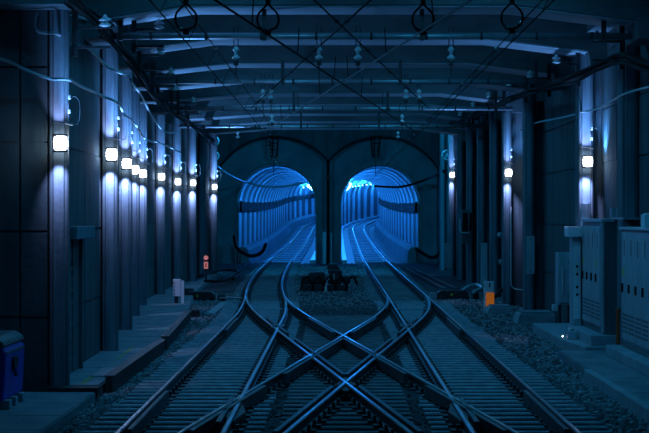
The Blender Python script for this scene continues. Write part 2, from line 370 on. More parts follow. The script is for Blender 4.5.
def bore(name, C, tracks):
    ys = frange(YP+.05, 272, 2.5)
    prof = [(-HWID,ZF)]+[(-HWID*math.cos(PI*k/24), ZS+HWID*math.sin(PI*k/24)) for k in range(25)]+[(HWID,ZF)]
    out = [(-HWID-.3,ZF-.25)]+[(-(HWID+.3)*math.cos(PI*k/24), ZS+(HWID+.3)*math.sin(PI*k/24)) for k in range(25)]+[(HWID+.3,ZF-.25)]
    mb = MB(); mb.sweep([(C(Y),Y,zt(Y)) for Y in ys], prof+out[::-1])
    o = struct(mb.build(name, M['lining'], smooth=False))
    # bottom slab
    MB().sweep([(C(Y),Y,zt(Y)) for Y in ys], [(-HWID,ZF-.2),(HWID,ZF-.2),(HWID,ZF),(-HWID,ZF)]).build('invert_slab', M['lining'], o)
    for Y in frange(YP+2.2, 268, 6.4):                                   # steel rings
        mb = MB(); vs = []; r0 = HWID-.06
        t = Vector((C(Y+.5)-C(Y-.5), 1, 0)).normalized(); sd = Vector((t.y,-t.x,0))
        ring = [(-1,ZF+.0)]+[None]*0
        prof2 = []
        for rr in (HWID-.01, r0):
            prof2.append([(-rr,ZF)]+[(-rr*math.cos(PI*k/18), ZS+rr*math.sin(PI*k/18)) for k in range(19)]+[(rr,ZF)])
        n = len(prof2[0])
        for dy in (-1.3, 1.3):
            for pr in prof2:
                for u, v in pr: vs.append(Vector((C(Y),Y,zt(Y)))+sd*u+t*dy+Vector((0,0,v)))
        fs = []
        for i in range(n-1):
            fs += [(n+i,n+i+1,3*n+i+1,3*n+i),(i,i+1,n+i+1,n+i),(2*n+i,3*n+i,3*n+i+1,2*n+i+1)]
        mb.add(vs, fs); mb.build('rib', M['rib'], o, origin=(C(Y),Y,zt(Y)))
    for sgn in ((-1,) if C is TL else (1,)):                             # cast side benches, block by block
        for Y in frange(YP+.4, 250, 3.4)[:-1]:
            a, b = HWID-.15, HWID-.62
            pp = [(sgn*a,ZF),(sgn*b,ZF),(sgn*(b+.05),.45),(sgn*(b+.2),.62),(sgn*a,.66)]
            if sgn > 0: pp = pp[::-1]
            MB().sweep([(C(y),y,zt(y)) for y in (Y+.06,Y+1.7,Y+3.3)], pp).build('bench_block', M['portal'], o, origin=(C(Y),Y,zt(Y)))
    sgn = 1 if C is TL else -1                                           # pale low kerb on the other side
    for Y in frange(YP+.4, 262, 4.6)[:-1]:
        a, b = HWID-.08, HWID-.34
        pp = [(sgn*a,ZF),(sgn*b,ZF),(sgn*b,-.05),(sgn*a,-.05)]
        MB().sweep([(C(y),y,zt(y)) for y in (Y+.04,Y+2.3,Y+4.56)], pp if sgn < 0 else pp[::-1]).build('kerb_block', M['rib'], o, origin=(C(Y),Y,zt(Y)))
    X = tracks
    for Y in frange(YP+1, 262, 4.6)[:-1]:                                # track slabs
        MB().sweep([(X(y),y,zt(y)) for y in (Y+.0,Y+1.3,Y+2.7)], [(-1.0,ZF),(1.0,ZF),(1.0,-.165),(-1.0,-.165)]).build('track_slab', M['sleeper'], o, origin=(X(Y),Y,zt(Y)))
    return o
bore_l = bore('wall_left_tunnel', TL, XL)
bore_r = bore('wall_right_tunnel', TR, XR)

# ------------------------------------------------------------------ tracks
HG = 1.067/2+.0325
def rail_parts(path, parent, name='rail', z=0.0, m='railside'):
    pth = [(x,y,zz+z) for x,y,zz in path]
    o = MB().sweep(pth, [(-.0625,-.155),(.0625,-.155),(.0625,-.14),(.012,-.125),(.010,-.045),(.031,-.032),(.033,-.006),(.026,-.001),(-.026,-.001),(-.033,-.006),(-.031,-.032),(-.010,-.045),(-.012,-.125),(-.0625,-.14)]).build(name, M[m], parent)
    MB().sweep(pth, [(-.017,-.012),(.017,-.012),(.017,.0),(.012,.0025),(-.012,.0025),(-.017,.0)]).build('running_surface', M['railhead'], o)
    return o
def offset_path(X, off, y0, y1, st):
    out = []
    for Y in frange(y0, y1, st):
        s = (X(Y+.2)-X(Y-.2))/.4; n = math.hypot(1, s)
        out.append((X(Y)+off/n, Y-off*s/n, zt(Y)))
    return out
track_l = thing('railway_track', 'left railway track running into the left-hand bore', 'track', (-1.79,19,-.3), 'railway tracks')
track_r = thing('railway_track', 'right railway track running into the right-hand bore', 'track', (2.03,19,-.3), 'railway tracks')
cross = thing('scissors_crossover', 'X-shaped scissors crossover linking the two railway tracks', 'track crossing', (XC,YC,-.3))
for t, X in ((track_l, XL), (track_r, XR)):
    for s in (-1, 1): rail_parts(offset_path(X, s*HG, 12, 262, 1.5), t)
for X, z in ((XA, -.002), (XB, -.003)):
    for s in (-1, 1):
        rail_parts(offset_path(X, s*HG, 12.5, 58.5, .8), cross, 'crossing_rail', z)
# sleepers, one by one
SP = .54
def sleeper_mesh(L, wd, m, h=.15):
    mb = MB().prism([(-wd/2,-h),(wd/2,-h),(wd/2-.015,-.015),(wd/2-.03,0),(-wd/2+.03,0),(-wd/2+.015,-.015)], 'x', -L/2, L/2)
    return mb.mesh('sleeper', M[m])
me_l = sleeper_mesh(2.06, .23, 'sleeper'); me_s = sleeper_mesh(2.0, .2, 'timber'); me_m = sleeper_mesh(1.62, .22, 'timber')
ys = frange(16, 104, SP)
fl, frr, fc = MB(), MB(), MB()
def chair(mb, x, Y, z=-.157):
    mb.box(x-.16, x+.16, Y-.085, Y+.085, z, z+.02)
    for s in (-1,1): mb.box(x+s*.075-.02, x+s*.075+.02, Y-.04, Y+.04, z+.02, z+.075)
for Y in ys:
    j = random.uniform(-.03, .03)
    if Y < 58:
        piece('sleeper', me_l, track_l, (XL(Y)-.10+j, Y, -.16)); piece('sleeper', me_l, track_r, (XR(Y)+.10+j, Y, -.16))
        if Y < 50: piece('sleeper', me_m, cross, (XC+j*.3, Y, -.162))
        elif Y < 56: pass
    else:
        piece('sleeper', me_s, track_l, (XL(Y)+j, Y, -.205)); piece('sleeper', me_s, track_r, (XR(Y)+j, Y, -.205))
    for s in (-1,1):
        chair(fl, XL(Y)+s*HG, Y); chair(frr, XR(Y)+s*HG, Y)
        if Y < 54:
            for X in (XA, XB): chair(fc, X(Y)+s*HG, Y)
for mb, t in ((fl,track_l),(frr,track_r),(fc,cross)):
    o = mb.build('rail_fastenings', M['iron'], t); o['kind'] = 'stuff'
# check rails, wing rails and frog blocks
def check(X, off, y0, y1, parent=cross, name='check_rail'):
    p = offset_path(X, off, y0, y1, .5); n = len(p)
    p = [(x+(-1 if off*0+1 < 0 else 1)*0, y, z) for x,y,z in p]
    MB().sweep([(x,y,z+.012) for x,y,z in p], [(-.03,-.15),(.03,-.15),(.03,-.004),(.022,0),(-.022,0),(-.03,-.004)]).build(name, M['railside'], parent)
YF1, YF2 = 42.75, 24.05
for yf in (YF1, YF2):
    check(XL, -HG+.105, yf-2.4, yf+2.4, track_l); check(XR, HG-.105, yf-2.4, yf+2.4, track_r)
    check(XL, HG-.11, yf-1.6, yf+1.4, track_l, 'wing_rail'); check(XR, -HG+.11, yf-1.6, yf+1.4, track_r, 'wing_rail')
for X in (XA, XB):
    check(X, -HG+.11, 29.2, 37.6); check(X, HG-.11, 29.2, 37.6)
    check(X, -HG+.105, 39.5, 45.2); check(X, HG-.105, 39.5, 45.2)
    check(X, -HG+.105, 21.5, 27.2); check(X, HG-.105, 21.5, 27.2)
def frog(cx, cy, L, W, name='crossing_frog'):
    MB().prism([(cx-W,cy),(cx-.04,cy-L),(cx+.04,cy-L),(cx+W,cy),(cx+.04,cy+L),(cx-.04,cy+L)], 'z', -.15, -.03).build(name, M['iron'], cross, bevel=.01)
for cx, cy in ((XC-HG-.0,YC),(XC+HG,YC),(XC,YC-HG/SLP),(XC,YC+HG/SLP),(XL(24)+HG,YF2),(XL(42)+HG,YF1),(XR(24)-HG,YF2),(XR(42)-HG,YF1)):
    frog(cx, cy, 1.1, .13)
# switch blades tapering against the stock rails at the far end
for X, s in ((XA,-1),(XA,1),(XB,-1),(XB,1)):
    p = offset_path(X, s*(HG-.045), 50, 57.5, .8)
    MB().sweep([(x,y,z) for x,y,z in p], [(-.03,-.15),(.03,-.15),(.016,-.01),(-.016,-.01)]).build('switch_blade', M['railside'], cross)
for Y in (52.5, 56.5):
    MB().tube([(XL(Y)-.9,Y,-.13),(XL(Y)+.65,Y,-.13)], .022, 6).build('stretcher_rod', M['galv'], cross)
    MB().tube([(XR(Y)-.65,Y,-.13),(XR(Y)+.9,Y,-.13)], .022, 6).build('stretcher_rod', M['galv'], cross)

# loose stones on the ballast, far too many to count
def stones(n, region, zf, name, label, smin=.03, smax=.075, m='stone'):
    mb = MB(); placed = 0
    while placed < n:
        x, Y, z = region()
        s = random.uniform(smin, smax); a = random.uniform(0, PI)
        vs = []
        for sx, sy, sz in ((-1,-1,-1),(1,-1,-1),(1,1,-1),(-1,1,-1),(-.7,-.7,.7),(.7,-.7,.8),(.7,.7,.6),(-.7,.7,.8)):
            u = sx*s*random.uniform(.35,.62); v = sy*s*random.uniform(.35,.62); ww = sz*s*random.uniform(.3,.6)
            vs.append((x+u*math.cos(a)-v*math.sin(a), Y+u*math.sin(a)+v*math.cos(a), z+ww))
        mb.add(vs, [(3,2,1,0),(4,5,6,7),(0,1,5,4),(1,2,6,5),(2,3,7,6),(3,0,4,7)]); placed += 1
    o = mb.build(name, M[m]); o['kind'] = 'stuff'; tag(o, label, 'gravel'); return o
def reg_l():
    Y = 19+46*random.random()**1.4; return (random.uniform(XWL(max(Y,28))+.9 if Y > 40 else -3.3, XL(Y)-.55), Y, -.215)
def reg_r():
    Y = 19+46*random.random()**1.4; return (random.uniform(XR(Y)+.62, 3.9 if Y < 31 else 5.1), Y, -.215)
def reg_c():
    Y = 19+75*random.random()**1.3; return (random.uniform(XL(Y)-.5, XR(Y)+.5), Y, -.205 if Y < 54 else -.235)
def reg_m():
    Y = random.uniform(50,100); return (random.uniform(XL(Y)+.75, XR(Y)-.75), Y, -.23)
stones(7000, reg_l, 0, 'ballast_gravel', 'loose grey ballast stones beside the left track')
stones(8000, reg_r, 0, 'ballast_gravel', 'loose grey ballast stones beside the right track')
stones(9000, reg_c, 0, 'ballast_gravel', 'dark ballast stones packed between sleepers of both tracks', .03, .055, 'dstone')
stones(4000, reg_m, 0, 'ballast_gravel', 'ballast stones spread between the tracks before the bores')

# ------------------------------------------------------------------ left walkway
walk = struct(MB().prism([(-5.5,-10),(-3.3,-10),(-3.3,27.3),(-5.5,27.3)], 'z', -.4, -.10).build('floor_near_walkway', M['walk']))
for k in range(9): MB().box(-5.45,-3.32,27.3-1.6*(k+1)+.02,27.3-1.6*k-.02,-.105,-.085).build('slab', M['walk'], walk)
wb = [(Y, XWL(Y)+.02) for Y in (28.02,35,41.4,47.2,52.6,60,67,72.5,76.5,82,86)]
edge = lin([(28,-3.33),(37,-3.3),(48.5,-3.62),(60,-4.3),(70,-4.7),(84,-4.9)])
walk2 = struct(MB().prism([(x,Y) for Y,x in wb]+[(edge(Y),Y) for Y,x in wb[::-1]], 'z', -.4, -.075).build('floor_far_walkway', M['walk']))
for a, b in zip(frange(28.0,60,1.6), frange(28.0,60,1.6)[1:]):
    MB().prism([(XWL(a)+.05,a+.02),(XWL(b)+.05,b-.02),(edge(b)-.02,b-.02),(edge(a)-.02,a+.02)], 'z', -.08, -.05).build('slab', M['walk'], walk2)
MB().box(-4.0,-3.3,27.55,28.0,-.4,-.055).build('step_edge', M['iron'], walk2)
ln = MB(); 
MB().prism([(-3.62,28.2),(-3.56,28.2),(-3.6,31.2),(-3.66,31.2)], 'z', -.052, -.047).build('painted_line', M['yellow'], walk2)
MB().prism([(-3.64,33),(-3.60,33),(-3.66,36),(-3.70,36)], 'z', -.052, -.047).build('painted_line', M['yellow'], walk2)
MB().box(-3.62,-3.36,29.4,31.0,-.05,-.03).build('cover_plate', M['galv'], walk2)
def trough(a, b, label):
    o = thing('edge_channel', label, 'kerb', (a[0],a[1],-.25), 'edge channels of the left walkway')
    d = Vector((b[0]-a[0], b[1]-a[1], 0)).normalized()
    pth = [(a[0],a[1],0),(b[0],b[1],0)]
    MB().sweep(pth, [(-.05,-.26),(.05,-.26),(.05,.03),(-.05,.03)]).build('web', M['iron'], o)
    MB().sweep(pth, [(-.075,.03),(.075,.03),(.075,.05),(-.075,.05)]).build('top_flange', M['railside'], o)
trough((-3.24,28.4), (-3.22,36.8), 'long dark steel edge channel nearest on left walkway')
trough((-3.24,37.6), (-3.56,48.0), 'dark steel edge channel farther along left walkway')

# ------------------------------------------------------------------ violet box at bottom left
bx = thing('storage_bin', 'violet-blue storage bin with latch on blocks at the lower left', 'bin', (-4.35,25.4,-.085))
MB().prism([(-4.82,.03),(-4.12,.03),(-4.09,.62),(-4.14,.70),(-4.82,.70)], 'y', 24.7, 26.2).build('body', M['violet'], bx, bevel=.015)
MB().prism([(-4.86,.70),(-4.1,.70),(-4.12,.76),(-4.22,.82),(-4.82,.82)], 'y', 24.66, 26.24).build('lid', M['cabd'], bx, bevel=.012)
MB().box(-4.1,-4.065,25.2,25.5,.40,.54).build('latch', M['iron'], bx, bevel=.004)
MB().tube([(-4.085,25.28,.40),(-4.065,25.28,.30),(-4.065,25.42,.30),(-4.085,25.42,.40)], .012, 6).build('handle', M['black'], bx)
MB().box(-4.13,-4.085,24.75,26.15,.60,.63).build('rim', M['cabd'], bx)
for a in (24.8,25.3,25.85): MB().box(-4.76,-4.06,a,a+.18,-.085,.03).build('support_block', M['kerb'], bx, bevel=.008)

# ------------------------------------------------------------------ lamps on the pilasters
lamp0 = None
def make_lamp():
    t = thing('wall_lamp', 'x', 'lamp', (0,0,0), 'caged lamps on the left pillars')
    MB().box(-.06,.06,-.02,0,-.1,.1).build('mounting_plate', M['iron'], t, bevel=.004)
    MB().tube([(0,0,.0),(0,-.14,.0)], .022, 8).build('arm', M['iron'], t)
    MB().lathe([(.055,-.098),(.085,-.085),(.095,-.04),(.095,.04),(.085,.085),(.055,.098)], (0.02,-.24,0), 14, 'z').build('lamp_glass', M['glass'], t, smooth=True)
    for s in (-1,1):
        MB().lathe([(.10,-.012),(.10,.012)], (0.02,-.24,s*.112), 14).build('cap', M['iron'], t)
    for k in (-.055,0,.055):
        ring = [(0.02+.103*math.cos(a),-.24+.103*math.sin(a),k) for a in [2*PI*i/14 for i in range(15)]]
        MB().tube(ring, .007, 4, cap=False).build('cage_ring', M['iron'], t)
    MB().tube([(.10,-.0,-.3),(.10,-.02,.0),(.10,-.02,.55)], .011, 6).build('conduit', M['galv'], t)
    MB().tube([(-.1,-.02,.3),(.17,-.03,.26)], .008, 5).build('tie_bar', M['galv'], t)
    MB().tube(spline([(.13,-.06,.62),(.19,-.06,.66),(.26,-.06,.58),(.26,-.06,.34),(.2,-.06,.26),(.13,-.06,.30)], 4), .006, 5).build('hoop', M['iron'], t)
    for z in (.42,.62): 
        MB().lathe([(.012,0),(.026,.015),(.012,.03),(.026,.045),(.012,.06)], (.12,-.07,z), 10).build('insulator', M['porc'], t, smooth=True)
    return t
LAMPY = 3.43
lnames = ['caged lamp on the nearest left pillar, the biggest and brightest', 'second caged lamp from the left, on its own pillar',
 'third lamp from the left, highest of the tight cluster', 'fourth lamp from the left, in the middle of the tight cluster', 'fifth lamp from the left, lowest of the tight cluster',
 'small lamp just right of the tight left cluster', 'tiny lamp on the second lit far left pillar', 'tiny lamp on the far left pillar beside the bore', 'farthest tiny lamp at the left edge of the left bore']
lpos = [(0,144),(1,155),(2,164),(3,170),(4,174),(5,177),(6,182),(7,183),(9,187)]
lamp0 = make_lamp()
FLOOD = 2.6; FLOOD_COL = (.14, .42, 1.0)
def put_lamp(i, loc, label, group, power):
    sd_ = 1 if loc[0] < 0 else -1
    r = lamp0 if i == 0 else copy_tree(lamp0, loc, label, group)
    r.location = loc; r['_w'] = tuple(loc); r['label'] = label; r['group'] = group
    for dz, pw in ((.16,.38),(-.16,1.0)):         # the caps shape the light into an upward and a downward beam
        rx = (PI-.53) if dz > 0 else .53
        add_light('lamp_light', 'SPOT', Vector(loc)+Vector((-.03*sd_,-.24,dz)), LAMP_COL, power*pw*1.15, r, size=.02, rot=(rx,0,0), cone=1.08)
    # and a wide throw up across the roof beams
    add_light('lamp_light', 'SPOT', Vector(loc)+Vector((.06*sd_,-.30,.17)), FLOOD_COL, power*FLOOD, r, size=.05, rot=(0,PI+.6*sd_,0), cone=2.1)
    add_light('lamp_light', 'POINT', Vector(loc)+Vector((.02,-.42,0)), FLOOD_COL, power*.03, r, size=.05)
    return r
for n, (k, py) in enumerate(lpos):
    Y, X = PILL[k]; z = CAMZ-(py-CY)*Y/F
    put_lamp(n, (X-.10, Y-.045, z), lnames[n], 'caged lamps on the left pillars', LAMP_W*(1+.02*Y))
put_lamp(50, (4.86,39.155,CAMZ+53*39.2/F), 'bright lamp on the right pillar above the grey cabinets', 'lamps on the right pillars', LAMP_W*1.5)
put_lamp(51, (4.76,55.955,CAMZ+42*56/F), 'small lamp on the middle right pillar', 'lamps on the right pillars', LAMP_W*1.2)
put_lamp(52, (4.80,83.955,CAMZ+40*84/F), 'tiny lamp on the far right pillar beside the right bore', 'lamps on the right pillars', LAMP_W*1.4)

# unseen fill lamps added behind the viewer, as tube fittings under the roof
def added_tube_lamp(x, Y, label, power):
    t = thing('added_tube_lamp', label, 'lamp', (x,Y,5.2), 'added tube lamps behind the viewer')
    MB().prism([(x-.12,5.2),(x-.06,5.3),(x+.06,5.3),(x+.12,5.2)], 'y', Y-.65, Y+.65).build('housing', M['white'], t)
    MB().tube([(x,Y-.6,5.15),(x,Y+.6,5.15)], .02, 8).build('tube', M['tglass'], t)
    for s in (-.5,.5): MB().tube([(x,Y+s,5.3),(x,Y+s,6.5)], .012, 6).build('hanger', M['iron'], t)
    add_light('rear_fill_light', 'AREA', (x,Y,5.1), FILL_COL, power, t, size=.3, size_y=1.2, rot=(0,0,0))
for Y in (-6,3,12):
    for x in (-2.6,2.9):
        added_tube_lamp(x, Y, 'long added tube lamp under the roof, unseen behind the viewer', REAR_FILL_W)
# fill lamps added up between the beams, the deep beams hide the fittings
def added_bay_lamp(x, Y, z, label, power, grp, tilt=0):
    t = thing('added_roof_lamp', label, 'lamp', (x,Y,z), grp)
    MB().prism([(Y-.12,z-.08),(Y+.12,z-.08),(Y+.07,z),(Y-.07,z)], 'x', x-.65, x+.65).build('housing', M['white'], t)
    MB().tube([(x-.6,Y,z-.11),(x+.6,Y,z-.11)], .02, 8).build('tube', M['tglass'], t)
    add_light('roof_fill_light', 'AREA', (x,Y,z-.16), FILL_COL, power, t, size=1.2, size_y=.3, rot=(tilt,0,0))
for k, Y in enumerate(FR[:-1]):
    for x in (-2.0,2.4):
        added_bay_lamp(x, Y+3.3, 6.5, f"added roof lamp hidden in the bay behind roof beam {['one','two','three','four','five','six','seven','eight','nine','ten','eleven'][k]}, {'left' if x<0 else 'right'} side", ROOF_FILL_W, 'added lamps between the roof beams')
for x in (-3.1,2.3):
    added_bay_lamp(x, 83, 7.1, f"added roof lamp hidden high before the {'left' if x<0 else 'right'} bore", ROOF_FILL_W*14, 'added lamps before the bores', 1.48)  # unseen lamps added to brighten the end wall

# ------------------------------------------------------------------ lamps in the bores
def make_tlamp():
    t = thing('tunnel_lamp', 'x', 'lamp', (0,0,0), 'x')
    MB().box(-.03,.02,-.12,.12,-.10,.10).build('back_plate', M['galv'], t)
    MB().box(.02,.14,-.10,.10,-.07,.07).build('lamp_glass', M['tglass'], t, bevel=.02)
    return t
tl0 = make_tlamp(); first = True
def put_tlamp(C, side, Y, zz, label, group, power):
    global first
    x = C(Y)+side*(math.sqrt((HWID-.07)**2-(zz-ZS)**2)-.05); loc = (x, Y, zt(Y)+zz)
    r = tl0 if first else copy_tree(tl0, loc); first = False
    r.location = loc; r['_w'] = loc; r['label'] = label; r['group'] = group
    if side > 0: r.rotation_euler.z = PI
    if power:
        l = add_light('lamp_light', 'POINT', (.3,0,0), TUNNEL_COL, power, None, size=.06)
        l.parent = r; l.location = (.34,0,-.05)
for k, Y in enumerate(frange(108.5, 262, 9.2)):
    put_tlamp(TR, -1, Y, 4.0, 'small lamp in the row along the left side of the right bore', 'lamps in the right bore', TUNNEL_W)
    put_tlamp(TR, -1, Y+4.6, 4.0, 'small lamp in the row along the left side of the right bore', 'lamps in the right bore', 0 if Y < 190 else TUNNEL_W*.6)
for k, Y in enumerate(frange(108.5, 235, 9.2)):
    put_tlamp(TL, 1, Y, 3.9, 'small lamp in the row along the right side of the left bore', 'lamps in the left bore', TUNNEL_W*1.1)
for Y in (222, 227, 232):
    put_tlamp(TL, -1, Y, 3.9, 'small lamp on the far bend of the left bore', 'far lamps in the left bore', TUNNEL_W*.6)

# dark cables added along the bore walls, standing in for a band of shade
def shade_cable_run(C, sgn, label, zs):
    o = thing('shade_cable_run', label, 'cables', (C(106)+sgn*(HWID-.2),106,2.5))
    for z in zs:
        MB().tube([(C(Y)+sgn*(HWID-.20),Y,zt(Y)+z+.02*math.sin(Y*.68)) for Y in frange(YP+.3,250,4.6)], .045, 5).build('cable', M['dcable'], o)
    for Y in frange(YP+1.2, 240, 9.2):
        MB().box(C(Y)+sgn*(HWID-.13)-.05,C(Y)+sgn*(HWID-.13)+.05,Y-.04,Y+.04,zt(Y)+zs[0]-.08,zt(Y)+zs[-1]+.08).build('shade_cable_rack', M['iron'], o)
shade_cable_run(TL, -1, 'dark cables standing in for a band of shade along the left bore wall', [2.55,2.64,2.73,2.82,2.91,3.0])
shade_cable_run(TR, 1, 'dark cables standing in for a band of shade along the right bore wall', [2.5,2.59,2.68,2.77,2.86,2.95])

# ------------------------------------------------------------------ overhead line
def poles(mb): pass
SUPY = [33.0,44.2,55.4,66.6]
plab = ['nearest long steel cross pipe under the roof', 'second steel cross pipe under the roof', 'third steel cross pipe under the roof', 'farthest steel cross pipe under the roof']
for Y, lb in zip([22.2]+SUPY, ['steel cross pipe above the frame, carrying the wire loops']+plab):
    z = CAMZ+2.95; xl = beamX(Y)-.06
    o = thing('cross_pipe', lb, 'pipe', (xl,Y,z), 'overhead line cross pipes')
    MB().tube([(xl,Y,z),(4.86,Y,z)], .058, 10).build('pipe', M['galv'], o, smooth=True)
    for x in (xl+.3,-1.2,1.4,4.4):
        MB().box(x-.035,x+.035,Y-.07,Y+.07,z-.07,z+.47).build('hanger_strap', M['iron'], o)
    for x in frange(xl+.8,4.2,.9): MB().lathe([(.066,-.02),(.066,.02)], (x,Y,z), 10, 'x').build('clamp', M['iron'], o)
ZW, ZM = 4.36, 4.60
def wire(name, label, path, r, m, cat='wire', group='overhead wires'):
    o = MB().tube(path, r, 5).build(name, M[m], None, smooth=True, origin=tuple(path[0])); tag(o, label, cat, group); return o
for X, nm in ((XL,'left'),(XR,'right')):
    yy = frange(12, 104, 4)+frange(108, 240, 6)
    o = thing('contact_wire', f'overhead contact wire with droppers above the {nm} track', 'wire', (X(20),20,ZW), 'overhead contact wires')
    MB().tube([(X(Y)+.02,Y,ZW+zt(Y)) for Y in yy], .008, 5).build('wire', M['wire'], o)
    MB().tube([(X(Y)+.14,Y,ZM+zt(Y)) for Y in yy], .008, 5).build('messenger_wire', M['wire'], o)
    for Y in frange(20, 100, 3.7):
        MB().tube([(X(Y)+.02,Y,ZW),(X(Y)+.14,Y,ZM)], .004, 4).build('dropper', M['wire'], o)
        MB().lathe([(.0,-.02),(.026,-.008),(.026,.008),(0,.02)], (X(Y)+.14,Y,ZM), 8).build('clip', M['porc'] if int(Y)%3 else M['galv'], o)
for sg, lb, mm in ((1,'dark slanting wire crossing from near left to far right','wire'), (-1,'bright slanting wire crossing from near right to far left','bwire')):
    cw = lambda Y: (-1.18+.1025*(Y-18.9)) if sg > 0 else (1.3-.102*(Y-18.9))
    o = thing('crossover_wire', lb, 'wire', (cw(12),12,ZW))
    MB().tube([(cw(Y),Y,ZW+.02) for Y in frange(12,50,3)], .013, 5).build('wire', M[mm], o)
    MB().tube([(cw(Y)+.5*sg,Y,ZM+.2) for Y in frange(12,46,3)], .012, 5).build('messenger_wire', M['wire'], o)
    for Y in (21.5,25.5,30,34.5,39,43.5):
        MB().tube([(cw(Y),Y,ZW+.02),(cw(Y)+.02*sg,Y,ZM+.12)], .007, 4).build('dropper', M['wire'], o)
        MB().lathe([(.0,-.03),(.035,-.012),(.035,.012),(0,.03)], (cw(Y)+.5*sg,Y,ZM+.2), 8).build('clip', M['iron'], o)
# hanger loops at the near support
hl = ['leftmost black loop hanger above the left track wire','second black loop hanger from the left','third black loop hanger from the left','rightmost black loop hanger above the right track wire']
for (px, py), lb in zip(((186,17),(268,18),(423,18),(512,16)), hl):
    c = P(px, py, 22.7)
    o = thing('wire_loop_hanger', lb, 'hanger', (c.x,c.y,c.z-.15), 'black loop hangers')
    lp = [(c.x,c.y,c.z+.16),(c.x-.05,c.y,c.z+.11),(c.x-.11,c.y,c.z+.04),(c.x-.12,c.y,c.z-.04),(c.x-.09,c.y,c.z-.11),(c.x-.03,c.y,c.z-.135),(c.x,c.y,c.z-.15)]
    rp = [(2*c.x-x,y,z) for x,y,z in lp]
    MB().tube(spline(lp,4)+spline(rp,4)[::-1][1:], .013, 6).build('loop', M['black'], o)
    MB().tube([(c.x,c.y,c.z+.15),(c.x,c.y,CAMZ+2.9)], .03, 8).build('stem', M['iron'], o)
    MB().box(c.x-.035,c.x+.035,c.y-.03,c.y+.03,c.z-.20,c.z-.14).build('clamp', M['iron'], o, bevel=.008)
    MB().lathe([(.0,-.02),(.035,-.01),(.035,.01),(0,.02)], (c.x-.05,c.y-.02,c.z-.14), 8).build('roller', M['iron'], o)
# insulators hung from the pipes
def insulator(px, Y, label, zt_=None):
    x = (px-CX)*Y/F; zt_ = CAMZ+2.95
    o = thing('insulator', label, 'insulator', (x,Y,zt_-.55), 'insulators hung from the cross pipes')
    for s in (-1,1): MB().tube([(x+s*.035,Y,zt_+.16),(x+s*.035,Y,zt_-.16)], .009, 5).build('hanger_rod', M['iron'], o)
    for k, r in enumerate((.058,.072)):
        z = zt_-.22-.13*k
        MB().lathe([(.025,.05),(.035,.03),(r,.0),(r*.93,-.018),(.03,-.03),(.025,-.07)], (x,Y,z), 14).build('disc', M['porc'], o, smooth=True)
    MB().box(x-.04,x+.04,Y-.04,Y+.04,zt_-.48,zt_-.40).build('clamp', M['iron'], o, bevel=.008)
    MB().tube([(x,Y,zt_-.46),(x,Y,ZM+.02)], .011, 5).build('drop_rod', M['iron'], o)
for px, lb in ((236,'white disc insulator on the nearest pipe over the left track'),(319,'white disc insulator on the nearest pipe, left of the middle pair'),(358,'white disc insulator on the nearest pipe, right of the middle pair'),(451,'white disc insulator on the nearest pipe over the right track')): insulator(px, 33.0, lb)
for px, lb in ((263,'left insulator of the left pair on the second pipe'),(271,'right insulator of the left pair on the second pipe'),(406,'left insulator of the right pair on the second pipe'),(419,'right insulator of the right pair on the second pipe')): insulator(px, 44.2, lb)
for px, lb in ((272,'small insulator on the third pipe over the left track'),(402,'small insulator on the third pipe over the right track')): insulator(px, 55.4, lb)
for px, lb in ((238,'tiny insulator on the farthest pipe, left end'),(398,'tiny insulator on the farthest pipe over the right track')): insulator(px, 66.6, lb)
# trapezoid bracket at the crown of the left bore
def crown_bracket(c, label):
    Y = YP-1.35; o = thing('crown_bracket', label, 'bracket', (c,Y,5.0))
    for a, b in (((-.24,1.05),(-.14,.0)),((.24,1.05),(.14,.0)),((-.06,1.05),(-.05,0))):
        MB().tube([(c+a[0],Y,5.35+a[1]),(c+b[0],Y,5.35+b[1])], .035, 6).build('strut', M['black'], o)
    for z, h in ((6.4,.26),(6.05,.22),(5.7,.19),(5.35,.15)): MB().tube([(c-h,Y,z),(c+h,Y,z)], .03, 6).build('rung', M['black'], o)
    MB().tube([(c,Y,5.35),(c,Y,4.4)], .02, 6).build('drop_rod', M['iron'], o)
    MB().tube([(c,Y,6.38),(c,Y,7.08)], .04, 6).build('stem', M['iron'], o)
crown_bracket(-3.28, 'black ladder-like bracket at the crown of the left bore')
crown_bracket(2.0, 'black ladder-like bracket at the crown of the right bore')
# portal cables sagging across the bores
def cable(name, label, pts, r, m, group=None, n=8):
    sp_ = spline(pts, n); o = MB().tube(sp_, r, 7).build(name, M[m], None, smooth=True, origin=tuple(sp_[0])); tag(o, label, 'cable', group); return o
cable('feeder_cable', 'pale feeder cable sagging across the mouth of the left bore', [P(214,164,88),P(228,174,95),P(243,181,102.5),P(256,185,103),P(272,187,103),P(290,185.5,103),P(308,182,103)], .05, 'cable')
cable('feeder_cable', 'dark feeder cable sagging across the mouth of the right bore', [P(374,186,103),P(390,187,103),P(403,186.5,103),P(416,183,103),P(430,178,102),P(446,170,90)], .06, 'dcable')
# black hose loops beside the bores
cable('hose_loop', 'black hose hanging in a loop left of the left bore', [P(234,236,103),P(236,246,102.5),P(243,253,102),P(253,256,102),P(262,252,102.5),P(266,244,103)], .09, 'black')
cable('hose_loop', 'black hose hanging in a loop right of the right bore', [P(416,249,103),P(424,254,102.5),P(431,257.5,102),P(438,255,102),P(441,246,102.5),P(441,238,103)], .09, 'black')

